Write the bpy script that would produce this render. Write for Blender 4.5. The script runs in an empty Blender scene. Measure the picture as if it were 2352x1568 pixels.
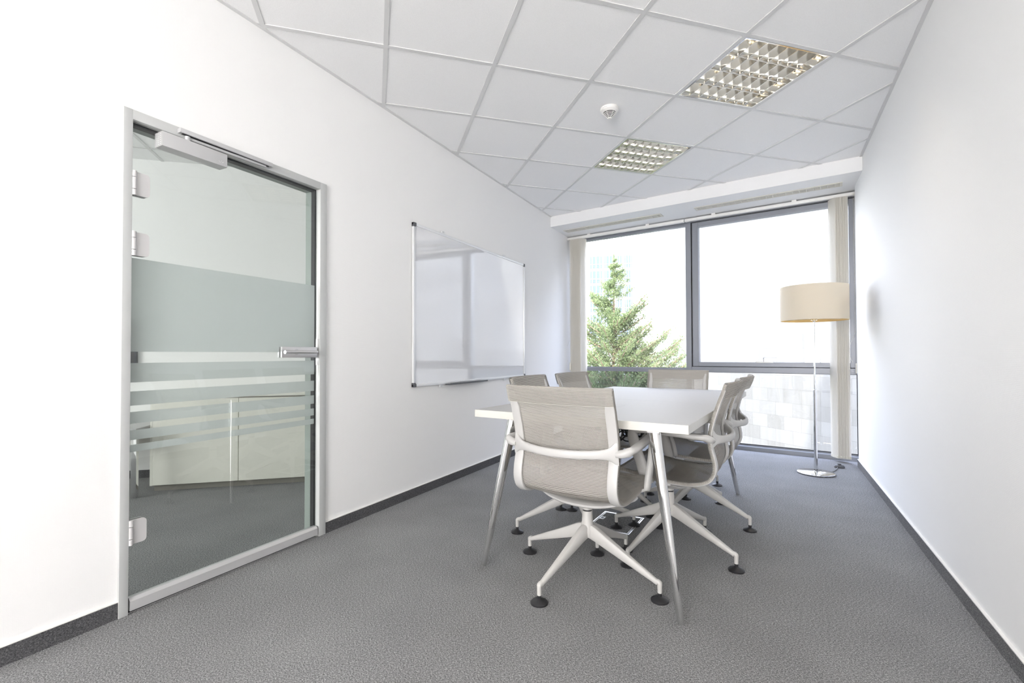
import bpy, bmesh, math, random
from mathutils import Vector, Matrix
random.seed(7)
SC = bpy.context.scene
COL = SC.collection
PI = math.pi
def R(d): return math.radians(d)

# ------------------------------------------------------------------ room numbers (metres)
LX = -2.22            # left wall face
CZ = 2.681            # ceiling height
TH = 0.76996          # suspended ceiling grid angle
GX, GY = -1.76092, 1.89393
SOFZ = 2.561
def right_x(y): return 0.679 + 0.01785 * y
WP = -0.1199          # window wall slope
def soff_y(x): return 4.953 + WP * x
def win_y(x): return 5.603 + WP * x
YB = -3.6             # back wall

# ------------------------------------------------------------------ materials
def new_mat(name):
    m = bpy.data.materials.new(name); m.use_nodes = True
    nt = m.node_tree; b = nt.nodes['Principled BSDF']
    return m, nt, b
def setp(b, **k):
    for n, v in k.items():
        n = {'color': 'Base Color', 'rough': 'Roughness', 'metal': 'Metallic', 'spec': 'Specular IOR Level',
             'trans': 'Transmission Weight', 'coat': 'Coat Weight', 'ccr': 'Coat Roughness', 'emit': 'Emission Color', 'es': 'Emission Strength',
             'sheen': 'Sheen Weight', 'sub': 'Subsurface Weight', 'ior': 'IOR'}[n]
        if isinstance(v, tuple): v = (*v, 1) if len(v) == 3 else v
        b.inputs[n].default_value = v
def simple(name, color, rough=.5, metal=0., **k):
    m, nt, b = new_mat(name); setp(b, color=color, rough=rough, metal=metal, **k)
    # a faint procedural variation so that no surface is perfectly uniform
    tc = nt.nodes.new('ShaderNodeTexCoord'); n = nt.nodes.new('ShaderNodeTexNoise')
    n.inputs['Scale'].default_value = 35; nt.links.new(tc.outputs['Object'], n.inputs['Vector'])
    mr = nt.nodes.new('ShaderNodeMapRange'); nt.links.new(n.outputs['Fac'], mr.inputs['Value'])
    mr.inputs['To Min'].default_value = max(0, rough - .03); mr.inputs['To Max'].default_value = min(1, rough + .03)
    nt.links.new(mr.outputs['Result'], b.inputs['Roughness'])
    return m
def bump(nt, b, sock, strength, dist):
    bp = nt.nodes.new('ShaderNodeBump'); bp.inputs['Strength'].default_value = strength; bp.inputs['Distance'].default_value = dist
    nt.links.new(sock, bp.inputs['Height']); nt.links.new(bp.outputs['Normal'], b.inputs['Normal'])
def mapping(nt, scale=(1, 1, 1), rot=(0, 0, 0), out='Object'):
    tc = nt.nodes.new('ShaderNodeTexCoord'); mp = nt.nodes.new('ShaderNodeMapping')
    mp.inputs['Scale'].default_value = scale; mp.inputs['Rotation'].default_value = rot
    nt.links.new(tc.outputs[out], mp.inputs['Vector']); return mp.outputs['Vector']
def noise(nt, vec, scale, detail=2, rough=.5):
    n = nt.nodes.new('ShaderNodeTexNoise'); n.inputs['Scale'].default_value = scale; n.inputs['Detail'].default_value = detail
    n.inputs['Roughness'].default_value = rough; nt.links.new(vec, n.inputs['Vector']); return n.outputs['Fac']
def ramp(nt, fac, stops):
    r = nt.nodes.new('ShaderNodeValToRGB'); e = r.color_ramp.elements
    while len(e) < len(stops): e.new(.5)
    for i, (p, c) in enumerate(stops): e[i].position = p; e[i].color = (*c, 1)
    nt.links.new(fac, r.inputs['Fac']); return r.outputs['Color']
def math_(nt, op, a, b_=None, c=None):
    n = nt.nodes.new('ShaderNodeMath'); n.operation = op
    for i, v in enumerate((a, b_, c)):
        if v is None: continue
        if isinstance(v, (int, float)): n.inputs[i].default_value = v
        else: nt.links.new(v, n.inputs[i])
    return n.outputs[0]

def m_wallpaper():
    m, nt, b = new_mat('woven wallpaper'); setp(b, color=(.85, .848, .842), rough=.75)
    vec = mapping(nt, (1, 1, 1))
    sep = nt.nodes.new('ShaderNodeSeparateXYZ'); nt.links.new(vec, sep.inputs[0])
    h = math_(nt, 'ADD', sep.outputs['X'], sep.outputs['Y'])
    a = math_(nt, 'SINE', math_(nt, 'MULTIPLY', h, 1250.))
    c = math_(nt, 'SINE', math_(nt, 'MULTIPLY', sep.outputs['Z'], 1050.))
    w = math_(nt, 'ADD', math_(nt, 'MULTIPLY', a, .16), math_(nt, 'MULTIPLY', c, .30))
    s = math_(nt, 'ADD', w, math_(nt, 'MULTIPLY', noise(nt, vec, 260, 2), 1.6))
    bump(nt, b, s, .16, .0010)
    return m
def m_ceiling():
    m, nt, b = new_mat('mineral ceiling tile'); setp(b, rough=.9)
    vec = mapping(nt); f = noise(nt, vec, 330, 3, .6)
    nt.links.new(ramp(nt, f, [(.3, (.84, .84, .84)), (.6, (.90, .90, .90))]), b.inputs['Base Color'])
    bump(nt, b, f, .35, .0015); return m
def m_carpet(name, lo, mid, hi, streak=True):
    m, nt, b = new_mat(name); setp(b, rough=.95, spec=.15)
    v1 = mapping(nt, (1, .42, 1), (0, 0, R(28))); f1 = noise(nt, v1, 430, 3, .7)
    v2 = mapping(nt, (.5, 1, 1), (0, 0, R(-40))); f2 = noise(nt, v2, 280, 2, .6)
    v3 = mapping(nt); f3 = noise(nt, v3, 3.0, 2, .5)
    s = math_(nt, 'ADD', math_(nt, 'MULTIPLY', f1, .62), math_(nt, 'MULTIPLY', f2, .38))
    s = math_(nt, 'ADD', s, math_(nt, 'MULTIPLY', math_(nt, 'SUBTRACT', f3, .5), .05))
    nt.links.new(ramp(nt, s, [(.36, lo), (.5, mid), (.64, hi)]), b.inputs['Base Color'])
    bump(nt, b, f1, .3, .003); return m
def m_fabric():
    """ribbed, slightly see-through chair mesh; uv in metres, v runs along the sling"""
    m, nt, b = new_mat('striped chair mesh')
    uv = nt.nodes.new('ShaderNodeTexCoord'); sep = nt.nodes.new('ShaderNodeSeparateXYZ'); nt.links.new(uv.outputs['UV'], sep.inputs[0])
    fr = math_(nt, 'FRACT', math_(nt, 'DIVIDE', sep.outputs['Y'], .0054))
    tri = math_(nt, 'ABSOLUTE', math_(nt, 'SUBTRACT', math_(nt, 'MULTIPLY', fr, 2.), 1.))     # 0 in thread middle .. 1 in the gap
    gap = nt.nodes.new('ShaderNodeMapRange'); nt.links.new(tri, gap.inputs['Value'])
    gap.inputs['From Min'].default_value = .52; gap.inputs['From Max'].default_value = .70
    fu = math_(nt, 'FRACT', math_(nt, 'DIVIDE', sep.outputs['X'], .0035))
    col = nt.nodes.new('ShaderNodeMix'); col.data_type = 'RGBA'
    nt.links.new(gap.outputs['Result'], col.inputs['Factor'])
    col.inputs['A'].default_value = (.61, .59, .55, 1); col.inputs['B'].default_value = (.10, .092, .085, 1)
    nt.links.new(col.outputs['Result'], b.inputs['Base Color']); setp(b, rough=.7, spec=.3)
    bump(nt, b, math_(nt, 'SUBTRACT', 1., tri), .5, .002)
    tl = nt.nodes.new('ShaderNodeBsdfTranslucent'); tl.inputs['Color'].default_value = (.52, .46, .38, 1)
    mx0 = nt.nodes.new('ShaderNodeMixShader'); mx0.inputs[0].default_value = .25
    nt.links.new(b.outputs[0], mx0.inputs[1]); nt.links.new(tl.outputs[0], mx0.inputs[2])
    tr = nt.nodes.new('ShaderNodeBsdfTransparent')
    mx = nt.nodes.new('ShaderNodeMixShader')
    hole = math_(nt, 'MULTIPLY', gap.outputs['Result'], math_(nt, 'MULTIPLY', math_(nt, 'GREATER_THAN', fu, .4), .55))
    nt.links.new(hole, mx.inputs[0]); nt.links.new(mx0.outputs[0], mx.inputs[1]); nt.links.new(tr.outputs[0], mx.inputs[2])
    nt.links.new(mx.outputs[0], nt.nodes['Material Output'].inputs['Surface']); return m
def m_glass(name, tint, refl=1.0, haze=0.):
    m = bpy.data.materials.new(name); m.use_nodes = True; nt = m.node_tree; nt.nodes.clear()
    out = nt.nodes.new('ShaderNodeOutputMaterial'); tr = nt.nodes.new('ShaderNodeBsdfTransparent'); tr.inputs[0].default_value = (*tint, 1)
    gl = nt.nodes.new('ShaderNodeBsdfGlossy'); gl.inputs['Roughness'].default_value = .003
    fr = nt.nodes.new('ShaderNodeFresnel'); fr.inputs['IOR'].default_value = 1.5
    ge = nt.nodes.new('ShaderNodeNewGeometry'); mx = nt.nodes.new('ShaderNodeMixShader')
    fac = math_(nt, 'MULTIPLY', math_(nt, 'MULTIPLY', fr.outputs[0], refl * 1.6), math_(nt, 'SUBTRACT', 1., ge.outputs['Backfacing']))
    nt.links.new(fac, mx.inputs[0]); nt.links.new(tr.outputs[0], mx.inputs[1]); nt.links.new(gl.outputs[0], mx.inputs[2])
    last = mx.outputs[0]
    if haze:
        df = nt.nodes.new('ShaderNodeBsdfDiffuse'); df.inputs[0].default_value = (.8, .85, .85, 1)
        m2 = nt.nodes.new('ShaderNodeMixShader'); m2.inputs[0].default_value = haze
        nt.links.new(last, m2.inputs[1]); nt.links.new(df.outputs[0], m2.inputs[2]); last = m2.outputs[0]
    nt.links.new(last, out.inputs['Surface']); return m
def m_film():
    m = bpy.data.materials.new('frosted film'); m.use_nodes = True; nt = m.node_tree; nt.nodes.clear()
    out = nt.nodes.new('ShaderNodeOutputMaterial')
    df = nt.nodes.new('ShaderNodeBsdfDiffuse'); df.inputs[0].default_value = (.80, .81, .805, 1)
    tl = nt.nodes.new('ShaderNodeBsdfTranslucent'); tl.inputs[0].default_value = (.72, .745, .74, 1)
    tr = nt.nodes.new('ShaderNodeBsdfTransparent'); tr.inputs[0].default_value = (.8, .86, .85, 1)
    gl = nt.nodes.new('ShaderNodeBsdfGlossy'); gl.inputs['Roughness'].default_value = .02
    fr = nt.nodes.new('ShaderNodeFresnel'); fr.inputs['IOR'].default_value = 1.5
    a = nt.nodes.new('ShaderNodeMixShader'); a.inputs[0].default_value = .45
    nt.links.new(df.outputs[0], a.inputs[1]); nt.links.new(tl.outputs[0], a.inputs[2])
    c = nt.nodes.new('ShaderNodeMixShader'); c.inputs[0].default_value = .10
    nt.links.new(a.outputs[0], c.inputs[1]); nt.links.new(tr.outputs[0], c.inputs[2])
    d = nt.nodes.new('ShaderNodeMixShader'); ge = nt.nodes.new('ShaderNodeNewGeometry'); d.inputs[0].default_value = .04
    nt.links.new(c.outputs[0], d.inputs[1]); nt.links.new(gl.outputs[0], d.inputs[2])
    nt.links.new(d.outputs[0], out.inputs['Surface']); return m
def m_stone():
    m, nt, b = new_mat('stone cladding'); setp(b, rough=.85, spec=.2)
    tc = nt.nodes.new('ShaderNodeTexCoord'); sep = nt.nodes.new('ShaderNodeSeparateXYZ'); nt.links.new(tc.outputs['Object'], sep.inputs[0])
    cb = nt.nodes.new('ShaderNodeCombineXYZ'); nt.links.new(sep.outputs['X'], cb.inputs['X']); nt.links.new(sep.outputs['Z'], cb.inputs['Y'])
    br = nt.nodes.new('ShaderNodeTexBrick'); nt.links.new(cb.outputs[0], br.inputs['Vector'])
    br.inputs['Scale'].default_value = 1; br.inputs['Brick Width'].default_value = .40; br.inputs['Row Height'].default_value = .285
    br.inputs['Mortar Size'].default_value = .0018; br.inputs['Bias'].default_value = 0
    br.inputs['Color1'].default_value = (.112, .110, .105, 1); br.inputs['Color2'].default_value = (.142, .141, .137, 1); br.inputs['Mortar'].default_value = (.062, .060, .056, 1)
    v = mapping(nt, (9, 9, .8)); f = noise(nt, v, 1.2, 4, .6)
    mx = nt.nodes.new('ShaderNodeMix'); mx.data_type = 'RGBA'; mx.blend_type = 'MULTIPLY'; mx.inputs['Factor'].default_value = 1
    nt.links.new(br.outputs['Color'], mx.inputs['A']); nt.links.new(ramp(nt, f, [(.3, (.88, .87, .85)), (.62, (1, 1, 1))]), mx.inputs['B'])
    nt.links.new(mx.outputs['Result'], b.inputs['Base Color']); return m
def m_shade():
    m, nt, b = new_mat('lampshade fabric'); setp(b, color=(.88, .84, .73), rough=.85)
    v = mapping(nt, (1, 1, 1)); f = noise(nt, v, 500, 2); bump(nt, b, f, .2, .0008)
    tl = nt.nodes.new('ShaderNodeBsdfTranslucent'); tl.inputs[0].default_value = (.88, .83, .72, 1)
    mx = nt.nodes.new('ShaderNodeMixShader'); mx.inputs[0].default_value = .32
    nt.links.new(b.outputs[0], mx.inputs[1]); nt.links.new(tl.outputs[0], mx.inputs[2])
    nt.links.new(mx.outputs[0], nt.nodes['Material Output'].inputs['Surface']); return m
def m_slat():
    m, nt, b = new_mat('blind fabric'); setp(b, color=(.90, .88, .84), rough=.8)
    v = mapping(nt, (1, 1, 1)); f = noise(nt, v, 400, 2); bump(nt, b, f, .15, .0006)
    tl = nt.nodes.new('ShaderNodeBsdfTranslucent'); tl.inputs[0].default_value = (.93, .92, .89, 1)
    mx = nt.nodes.new('ShaderNodeMixShader'); mx.inputs[0].default_value = .6
    nt.links.new(b.outputs[0], mx.inputs[1]); nt.links.new(tl.outputs[0], mx.inputs[2])
    nt.links.new(mx.outputs[0], nt.nodes['Material Output'].inputs['Surface']); return m
def m_leaf():
    m, nt, b = new_mat('juniper needles'); setp(b, rough=.7, spec=.2)
    v = mapping(nt); f = noise(nt, v, 7, 3, .7)
    nt.links.new(ramp(nt, f, [(.3, (.045, .07, .042)), (.5, (.14, .175, .09)), (.7, (.27, .30, .17))]), b.inputs['Base Color'])
    tl = nt.nodes.new('ShaderNodeBsdfTranslucent'); tl.inputs[0].default_value = (.20, .26, .09, 1)
    mx = nt.nodes.new('ShaderNodeMixShader'); mx.inputs[0].default_value = .4
    nt.links.new(b.outputs[0], mx.inputs[1]); nt.links.new(tl.outputs[0], mx.inputs[2])
    nt.links.new(mx.outputs[0], nt.nodes['Material Output'].inputs['Surface']); return m
def m_emit(name, col, s):
    m, nt, b = new_mat(name); setp(b, color=(.9, .9, .88), emit=col, es=s); return m

def m_board():
    m = simple('whiteboard enamel', (.76, .77, .79), .05, spec=1., coat=1., ccr=.02); m.node_tree.nodes['Principled BSDF'].inputs['Coat IOR'].default_value = 2.3; return m
M = dict(skirt2=m_carpet('grey carpet skirting', (.05, .05, .052), (.135, .135, .138), (.30, .30, .30)), reveal=simple('grey green door stop', (.30, .33, .31), .5),
    wall=m_wallpaper(), ceil=m_ceiling(), grid=simple('white grid steel', (.66, .66, .66), .4),
    plaster=simple('white painted board', (.84, .84, .84), .6),
    carpet=m_carpet('grey loop carpet', (.06, .0605, .063), (.215, .216, .219), (.52, .52, .52)),
    skirt=m_carpet('dark carpet skirting', (.035, .035, .037), (.085, .085, .09), (.19, .19, .195)),
    alu=simple('anodised aluminium', (.56, .56, .565), .42, .35), frame=simple('grey door frame', (.52, .53, .525), .4, .1),
    steel=simple('brushed steel', (.70, .69, .69), .3, .9), chrome=simple('chrome', (.80, .80, .80), .06, 1.),
    hinge=simple('satin white metal', (.62, .61, .61), .35, .25),
    winframe=simple('grey window frame', (.255, .268, .30), .38, .15), gasket=simple('black rubber', (.02, .02, .022), .6),
    white=simple('white plastic', (.82, .81, .785), .35), cream=simple('cream plastic', (.72, .70, .62), .4),
    chairw=simple('light grey chair plastic', (.49, .485, .475), .42), base=simple('light grey lacquer', (.52, .51, .49), .36, .0),
    fabric=m_fabric(), top=simple('white table laminate', (.50, .50, .50), .5, spec=.06), edge=simple('white table edge', (.62, .61, .57), .35),
    black=simple('black plastic', (.018, .018, .02), .4), glass=m_glass('window glass', (.97, .985, .98), 1.),
    lowglass=m_glass('tinted lower window glass', (.66, .70, .73), 1., .03),
    dglass=m_glass('door glass', (.865, .89, .883), 1.), film=m_film(), board=m_board(),
    boardfr=simple('whiteboard aluminium', (.80, .81, .82), .3, .4), dgrey=simple('dark grey plastic', (.10, .105, .115), .4),
    slat=m_slat(), shade=m_shade(), shadein=simple('gold shade lining', (.80, .58, .25), .5),
    mirror=simple('louvre aluminium', (.86, .85, .82), .10, 1.), tube=m_emit('fluorescent tube', (1., .86, .68), 24.0),
    cab=simple('cream cabinet laminate', (.78, .77, .70), .35), plinth=simple('brushed plinth', (.27, .255, .225), .4, .3),
    screen=simple('dark screen', (.05, .055, .065), .2), stone=m_stone(), pale=simple('pale render', (.24, .245, .25), .8),
    blueglass=simple('blue curtain glass', (.062, .078, .100), .9, spec=.0), leaf=m_leaf(), bark=simple('bark', (.16, .11, .08), .9),
    ground=simple('outdoor paving', (.14, .14, .13), .9), darkslot=simple('dark opening', (.03, .03, .035), .7),
    mark=simple('pale print', (.93, .93, .92), .4), vent=simple('ivory vent', (.66, .64, .58), .45), seam=simple('panel joint', (.35, .35, .34), .6),
)

# ------------------------------------------------------------------ mesh helpers
def obj(name, bm, mat, parent=None, loc=(0, 0, 0), rot=0., smooth=True, kind=None, angle=40, label=None):
    me = bpy.data.meshes.new(name); bm.normal_update(); bm.to_mesh(me); bm.free()
    o = bpy.data.objects.new(name, me); COL.objects.link(o)
    for mm in (mat if isinstance(mat, (list, tuple)) else [mat]): me.materials.append(mm)
    o.location = loc; o.rotation_euler = (0, 0, rot)
    if smooth:
        for p in me.polygons: p.use_smooth = True
        try: me.set_sharp_from_angle(angle=R(angle))
        except Exception: pass
    if parent: o.parent = parent
    if kind: o['kind'] = kind
    if label: o['label'] = label
    return o
def thing(name, label, cat, loc=(0, 0, 0), rot=0., group=None, kind=None):
    o = bpy.data.objects.new(name, None); COL.objects.link(o); o.empty_display_size = .1
    o.location = loc; o.rotation_euler = (0, 0, rot); tag(o, label, cat, group, kind); return o
def tag(o, label=None, cat=None, group=None, kind=None):
    if label: o['label'] = label
    if cat: o['category'] = cat
    if group: o['group'] = group
    if kind: o['kind'] = kind
    return o
def BM(): return bmesh.new()
def box(bm, x0, x1, y0, y1, z0, z1, mx=None, bev=0., mi=0):
    vs = [bm.verts.new(Vector(p)) for p in ((x0, y0, z0), (x1, y0, z0), (x1, y1, z0), (x0, y1, z0), (x0, y0, z1), (x1, y0, z1), (x1, y1, z1), (x0, y1, z1))]
    fs = [bm.faces.new([vs[i] for i in f]) for f in ((3, 2, 1, 0), (4, 5, 6, 7), (0, 1, 5, 4), (1, 2, 6, 5), (2, 3, 7, 6), (3, 0, 4, 7))]
    for f in fs: f.material_index = mi
    if bev > 0:
        es = list({e for f in fs for e in f.edges}); r = bmesh.ops.bevel(bm, geom=es, offset=bev, segments=2, affect='EDGES', profile=.6)
        vs = list({v for f in r['faces'] for v in f.verts} | {v for v in vs if v.is_valid})
    if mx is not None: bmesh.ops.transform(bm, matrix=mx, verts=[v for v in vs if v.is_valid])
    return vs
def rbox(bm, c, size, rz=0., bev=0.):
    return box(bm, -size[0] / 2, size[0] / 2, -size[1] / 2, size[1] / 2, -size[2] / 2, size[2] / 2, Matrix.Translation(Vector(c)) @ Matrix.Rotation(rz, 4, 'Z'), bev)
def prism(bm, poly, z0, z1):
    lo = [bm.verts.new((x, y, z0)) for x, y in poly]; hi = [bm.verts.new((x, y, z1)) for x, y in poly]; n = len(poly)
    bm.faces.new(lo[::-1]); bm.faces.new(hi)
    for i in range(n): bm.faces.new((lo[i], lo[(i + 1) % n], hi[(i + 1) % n], hi[i]))
def cyl(bm, p0, p1, r0, r1=None, n=20, caps=True):
    if r1 is None: r1 = r0
    p0, p1 = Vector(p0), Vector(p1); d = (p1 - p0).normalized(); a = d.orthogonal().normalized(); b = d.cross(a)
    A = [bm.verts.new(p0 + (a * math.cos(2 * PI * i / n) + b * math.sin(2 * PI * i / n)) * r0) for i in range(n)]
    B = [bm.verts.new(p1 + (a * math.cos(2 * PI * i / n) + b * math.sin(2 * PI * i / n)) * r1) for i in range(n)]
    for i in range(n): bm.faces.new((A[i], A[(i + 1) % n], B[(i + 1) % n], B[i]))
    if caps: bm.faces.new(A[::-1]); bm.faces.new(B)
def lathe(bm, prof, n=32, c=(0, 0, 0)):
    rings = []
    for r, z in prof:
        if r < 1e-5: rings.append([bm.verts.new((c[0], c[1], c[2] + z))])
        else: rings.append([bm.verts.new((c[0] + r * math.cos(2 * PI * i / n), c[1] + r * math.sin(2 * PI * i / n), c[2] + z)) for i in range(n)])
    for a, b in zip(rings, rings[1:]):
        for i in range(n):
            j = (i + 1) % n
            if len(a) == 1 and len(b) == 1: continue
            if len(a) == 1: bm.faces.new((a[0], b[j], b[i]))
            elif len(b) == 1: bm.faces.new((a[i], a[j], b[0]))
            else: bm.faces.new((a[i], a[j], b[j], b[i]))
def smooth_path(pts, dims, k=6):
    P = [Vector(p) for p in pts]; out = []; od = []
    for i in range(len(P) - 1):
        p0, p1, p2, p3 = P[max(i - 1, 0)], P[i], P[i + 1], P[min(i + 2, len(P) - 1)]
        for j in range(k):
            t = j / k
            out.append(.5 * ((2 * p1) + (-p0 + p2) * t + (2 * p0 - 5 * p1 + 4 * p2 - p3) * t * t + (-p0 + 3 * p1 - 3 * p2 + p3) * t ** 3))
            od.append(tuple(dims[i][q] * (1 - t) + dims[i + 1][q] * t for q in range(2)))
    out.append(P[-1]); od.append(tuple(dims[-1])); return out, od
def sweep(bm, pts, dims, ref=(0, 0, 1), k=6, n=14, power=2.6):
    """superellipse section a along 'ref'-ish axis side, b along the other, through a smoothed path"""
    if not isinstance(dims[0], (tuple, list)): dims = [tuple(dims)] * len(pts)
    if k > 1: pts, dims = smooth_path(pts, dims, k)
    else: pts = [Vector(p) for p in pts]
    ref = Vector(ref); rings = []
    for i, p in enumerate(pts):
        t = (pts[min(i + 1, len(pts) - 1)] - pts[max(i - 1, 0)]).normalized()
        s = (ref - t * ref.dot(t))
        s = s.normalized() if s.length > 1e-4 else t.orthogonal().normalized()
        u = t.cross(s); a, b = dims[i][0] / 2, dims[i][1] / 2; ring = []
        for q in range(n):
            w = 2 * PI * q / n; cw, sw = math.cos(w), math.sin(w)
            ring.append(bm.verts.new(p + s * a * math.copysign(abs(cw) ** (2 / power), cw) + u * b * math.copysign(abs(sw) ** (2 / power), sw)))
        rings.append(ring)
    for A, B in zip(rings, rings[1:]):
        for q in range(n): bm.faces.new((A[q], A[(q + 1) % n], B[(q + 1) % n], B[q]))
    bm.faces.new(rings[0][::-1]); bm.faces.new(rings[-1])
def tube(bm, pts, r, k=6, n=10): sweep(bm, pts, [(2 * r, 2 * r)] * len(pts), (.31, .17, .93), k, n, 2)
def clip(poly, clipper):
    out = poly
    for i in range(len(clipper)):
        a, b = clipper[i], clipper[(i + 1) % len(clipper)]; inp = out; out = []
        side = lambda p: (b[0] - a[0]) * (p[1] - a[1]) - (b[1] - a[1]) * (p[0] - a[0])
        for j in range(len(inp)):
            p, q = inp[j], inp[(j + 1) % len(inp)]; sp, sq = side(p), side(q)
            if sp >= 0: out.append(p)
            if (sp >= 0) != (sq >= 0):
                t = sp / (sp - sq); out.append((p[0] + (q[0] - p[0]) * t, p[1] + (q[1] - p[1]) * t))
        if not out: return []
    return out

# ------------------------------------------------------------------ room shell
S = 'structure'
WT = .10
XR = 1.02     # east end of the glazed front (behind the partition)
bm = BM(); box(bm, -8.5, XR, YB - .1, 6.1, -.12, 0)
fl = obj('floor', bm, M['carpet'], kind=S, smooth=False)
# keep the floor edge under the window frame (shear the far edge to the window line)
for v in fl.data.vertices:
    if v.co.y > 5: v.co.y = win_y(v.co.x) + .03

bm = BM()   # left wall with the door opening
DY0, DY1, DZ = .905, 1.891, 2.010
box(bm, LX - WT, LX, YB, DY0 + .012, 0, CZ + .1); box(bm, LX - WT, LX, DY1 - .012, 5.95, 0, CZ + .1); box(bm, LX - WT, LX, DY0 + .012, DY1 - .012, DZ - .012, CZ + .1)
obj('wall_left', bm, M['wall'], kind=S, smooth=False)
bm = BM()
RY = 5.285
prism(bm, [(right_x(YB - .1), YB - .1), (right_x(YB - .1) + WT, YB - .1), (right_x(RY) + WT, RY), (right_x(RY), RY)], 0, CZ + .1)
obj('wall_right', bm, M['wall'], kind=S, smooth=False)
bm = BM()   # closing wall of the strip behind the partition
box(bm, XR - .02, XR + .06, 4.6, win_y(XR) + .02, 0, CZ + .1); box(bm, right_x(5) + .08, XR, 4.55, 4.62, 0, CZ + .1)
obj('wall_side', bm, M['plaster'], kind=S, smooth=False)
bm = BM()   # back wall behind the camera, with an opening added for fill light
BX0, BX1, BZ0, BZ1 = -1.25, .50, .45, 2.2
box(bm, LX - WT, BX0, YB - .12, YB, 0, CZ + .1); box(bm, BX1, right_x(YB) + WT, YB - .12, YB, 0, CZ + .1)
box(bm, BX0, BX1, YB - .12, YB, 0, BZ0); box(bm, BX0, BX1, YB - .12, YB, BZ1, CZ + .1)
obj('wall_back', bm, M['wall'], kind=S, smooth=False)
w2 = thing('fill_window', 'added unseen window in the back wall, for fill light', 'window', kind=S)  # made-up window behind the camera, only there to carry the fill light
bm = BM()
for x0, x1, z0, z1 in ((BX0, BX1, BZ0, BZ0 + .06), (BX0, BX1, BZ1 - .06, BZ1), (BX0, BX0 + .06, BZ0 + .06, BZ1 - .06), (BX1 - .06, BX1, BZ0 + .06, BZ1 - .06), (-.53, -.47, BZ0 + .06, BZ1 - .06)):
    box(bm, x0, x1, YB - .09, YB - .03, z0, z1)
obj('window_frame', bm, M['winframe'], w2, smooth=False)

# ceiling tiles and grid -------------------------------------------------
ct, st = math.cos(TH), math.sin(TH)
def gp(b, a): return (GX + .6 * (b * ct - a * st), GY + .6 * (b * st + a * ct))
room = [(LX, YB), (right_x(YB), YB), (right_x(4.86), 4.86), (.80, soff_y(.80)), (LX, soff_y(LX))]
room = [(LX, YB), (right_x(YB), YB), (right_x(soff_y(.766)), soff_y(.766)), (LX, soff_y(LX))]
LIGHTS = [(3, -1), (3, 1), (0, -4)]      # (b, a) cells that hold a luminaire
def build_ceiling(poly, name, lights, brange, arange):
    bm = BM()
    for b in brange:
        for a in arange:
            if (b, a) in lights: continue
            c = clip([gp(b, a), gp(b + 1, a), gp(b + 1, a + 1), gp(b, a + 1)], poly)
            if len(c) >= 3: prism(bm, c, CZ + .003, CZ + .018)
    bmesh.ops.remove_doubles(bm, verts=bm.verts, dist=1e-5)
    ce = obj(name, bm, M['ceil'], kind=S, smooth=False)
    bm = BM(); h = .012 / .6
    for b in brange:
        c = clip([gp(b - h, arange[0]), gp(b + h, arange[0]), gp(b + h, arange[-1]), gp(b - h, arange[-1])], poly)
        if len(c) >= 3: prism(bm, c, CZ - .0015, CZ + .004)
    for a in arange:
        c = clip([gp(brange[0], a - h), gp(brange[-1], a - h), gp(brange[-1], a + h), gp(brange[0], a + h)], poly)
        if len(c) >= 3: prism(bm, c, CZ - .0012, CZ + .0042)
    g = obj('ceiling_grid', bm, M['grid'], ce, smooth=False)
    return ce
build_ceiling(room, 'ceiling', LIGHTS, range(-12, 12), range(-12, 9))
bm = BM(); box(bm, LX - .1, XR + .06, YB - .12, 6.0, CZ + .13, CZ + .2); obj('ceiling_slab', bm, M['plaster'], kind=S, smooth=False)
bm = BM()   # white wall angles where the ceiling meets the side walls
prism(bm, [(LX, YB), (LX + .019, YB), (LX + .019, soff_y(LX)), (LX, soff_y(LX))], CZ - .0025, CZ + .003)
prism(bm, [(right_x(YB) - .019, YB), (right_x(YB), YB), (right_x(4.87), 4.87), (right_x(4.87) - .019, 4.87)], CZ - .0025, CZ + .003)
obj('trim_1', bm, M['grid'], kind=S, smooth=False)
bm = BM()   # soffit over the window, with its pale cover strip
prism(bm, [(LX, soff_y(LX)), (XR, soff_y(XR)), (XR, win_y(XR) + .05), (LX, win_y(LX) + .05)], SOFZ, CZ + .10)
obj('trim_2', bm, M['plaster'], kind=S, smooth=False)

# skirting ---------------------------------------------------------------
def skirting(name, segs, side, mat='skirt'):
    root = None
    bm = BM()
    for (x0, y0, x1, y1) in segs:
        d = Vector((x1 - x0, y1 - y0)).normalized(); nrm = Vector((d.y, -d.x)) * side
        prism(bm, [(x0, y0), (x1, y1), (x1 + nrm.x * .009, y1 + nrm.y * .009), (x0 + nrm.x * .009, y0 + nrm.y * .009)][::(1 if side < 0 else -1)], 0, .064)
    root = obj(name, bm, M[mat], kind=S, smooth=False)
    bm = BM()
    for (x0, y0, x1, y1) in segs:
        d = Vector((x1 - x0, y1 - y0)).normalized(); nrm = Vector((d.y, -d.x)) * side
        prism(bm, [(x0, y0), (x1, y1), (x1 + nrm.x * .011, y1 + nrm.y * .011), (x0 + nrm.x * .011, y0 + nrm.y * .011)][::(1 if side < 0 else -1)], .064, .068)
    obj('skirting_cap', bm, M['white'], root, smooth=False)
skirting('baseboard_left', [(LX, YB, LX, DY0 + .0), (LX, DY1, LX, 5.86)], 1)
skirting('baseboard_right', [(right_x(YB), YB, right_x(RY), RY)], -1, 'skirt2')
skirting('baseboard_back', [(LX, YB, right_x(YB), YB)], -1)

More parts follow.
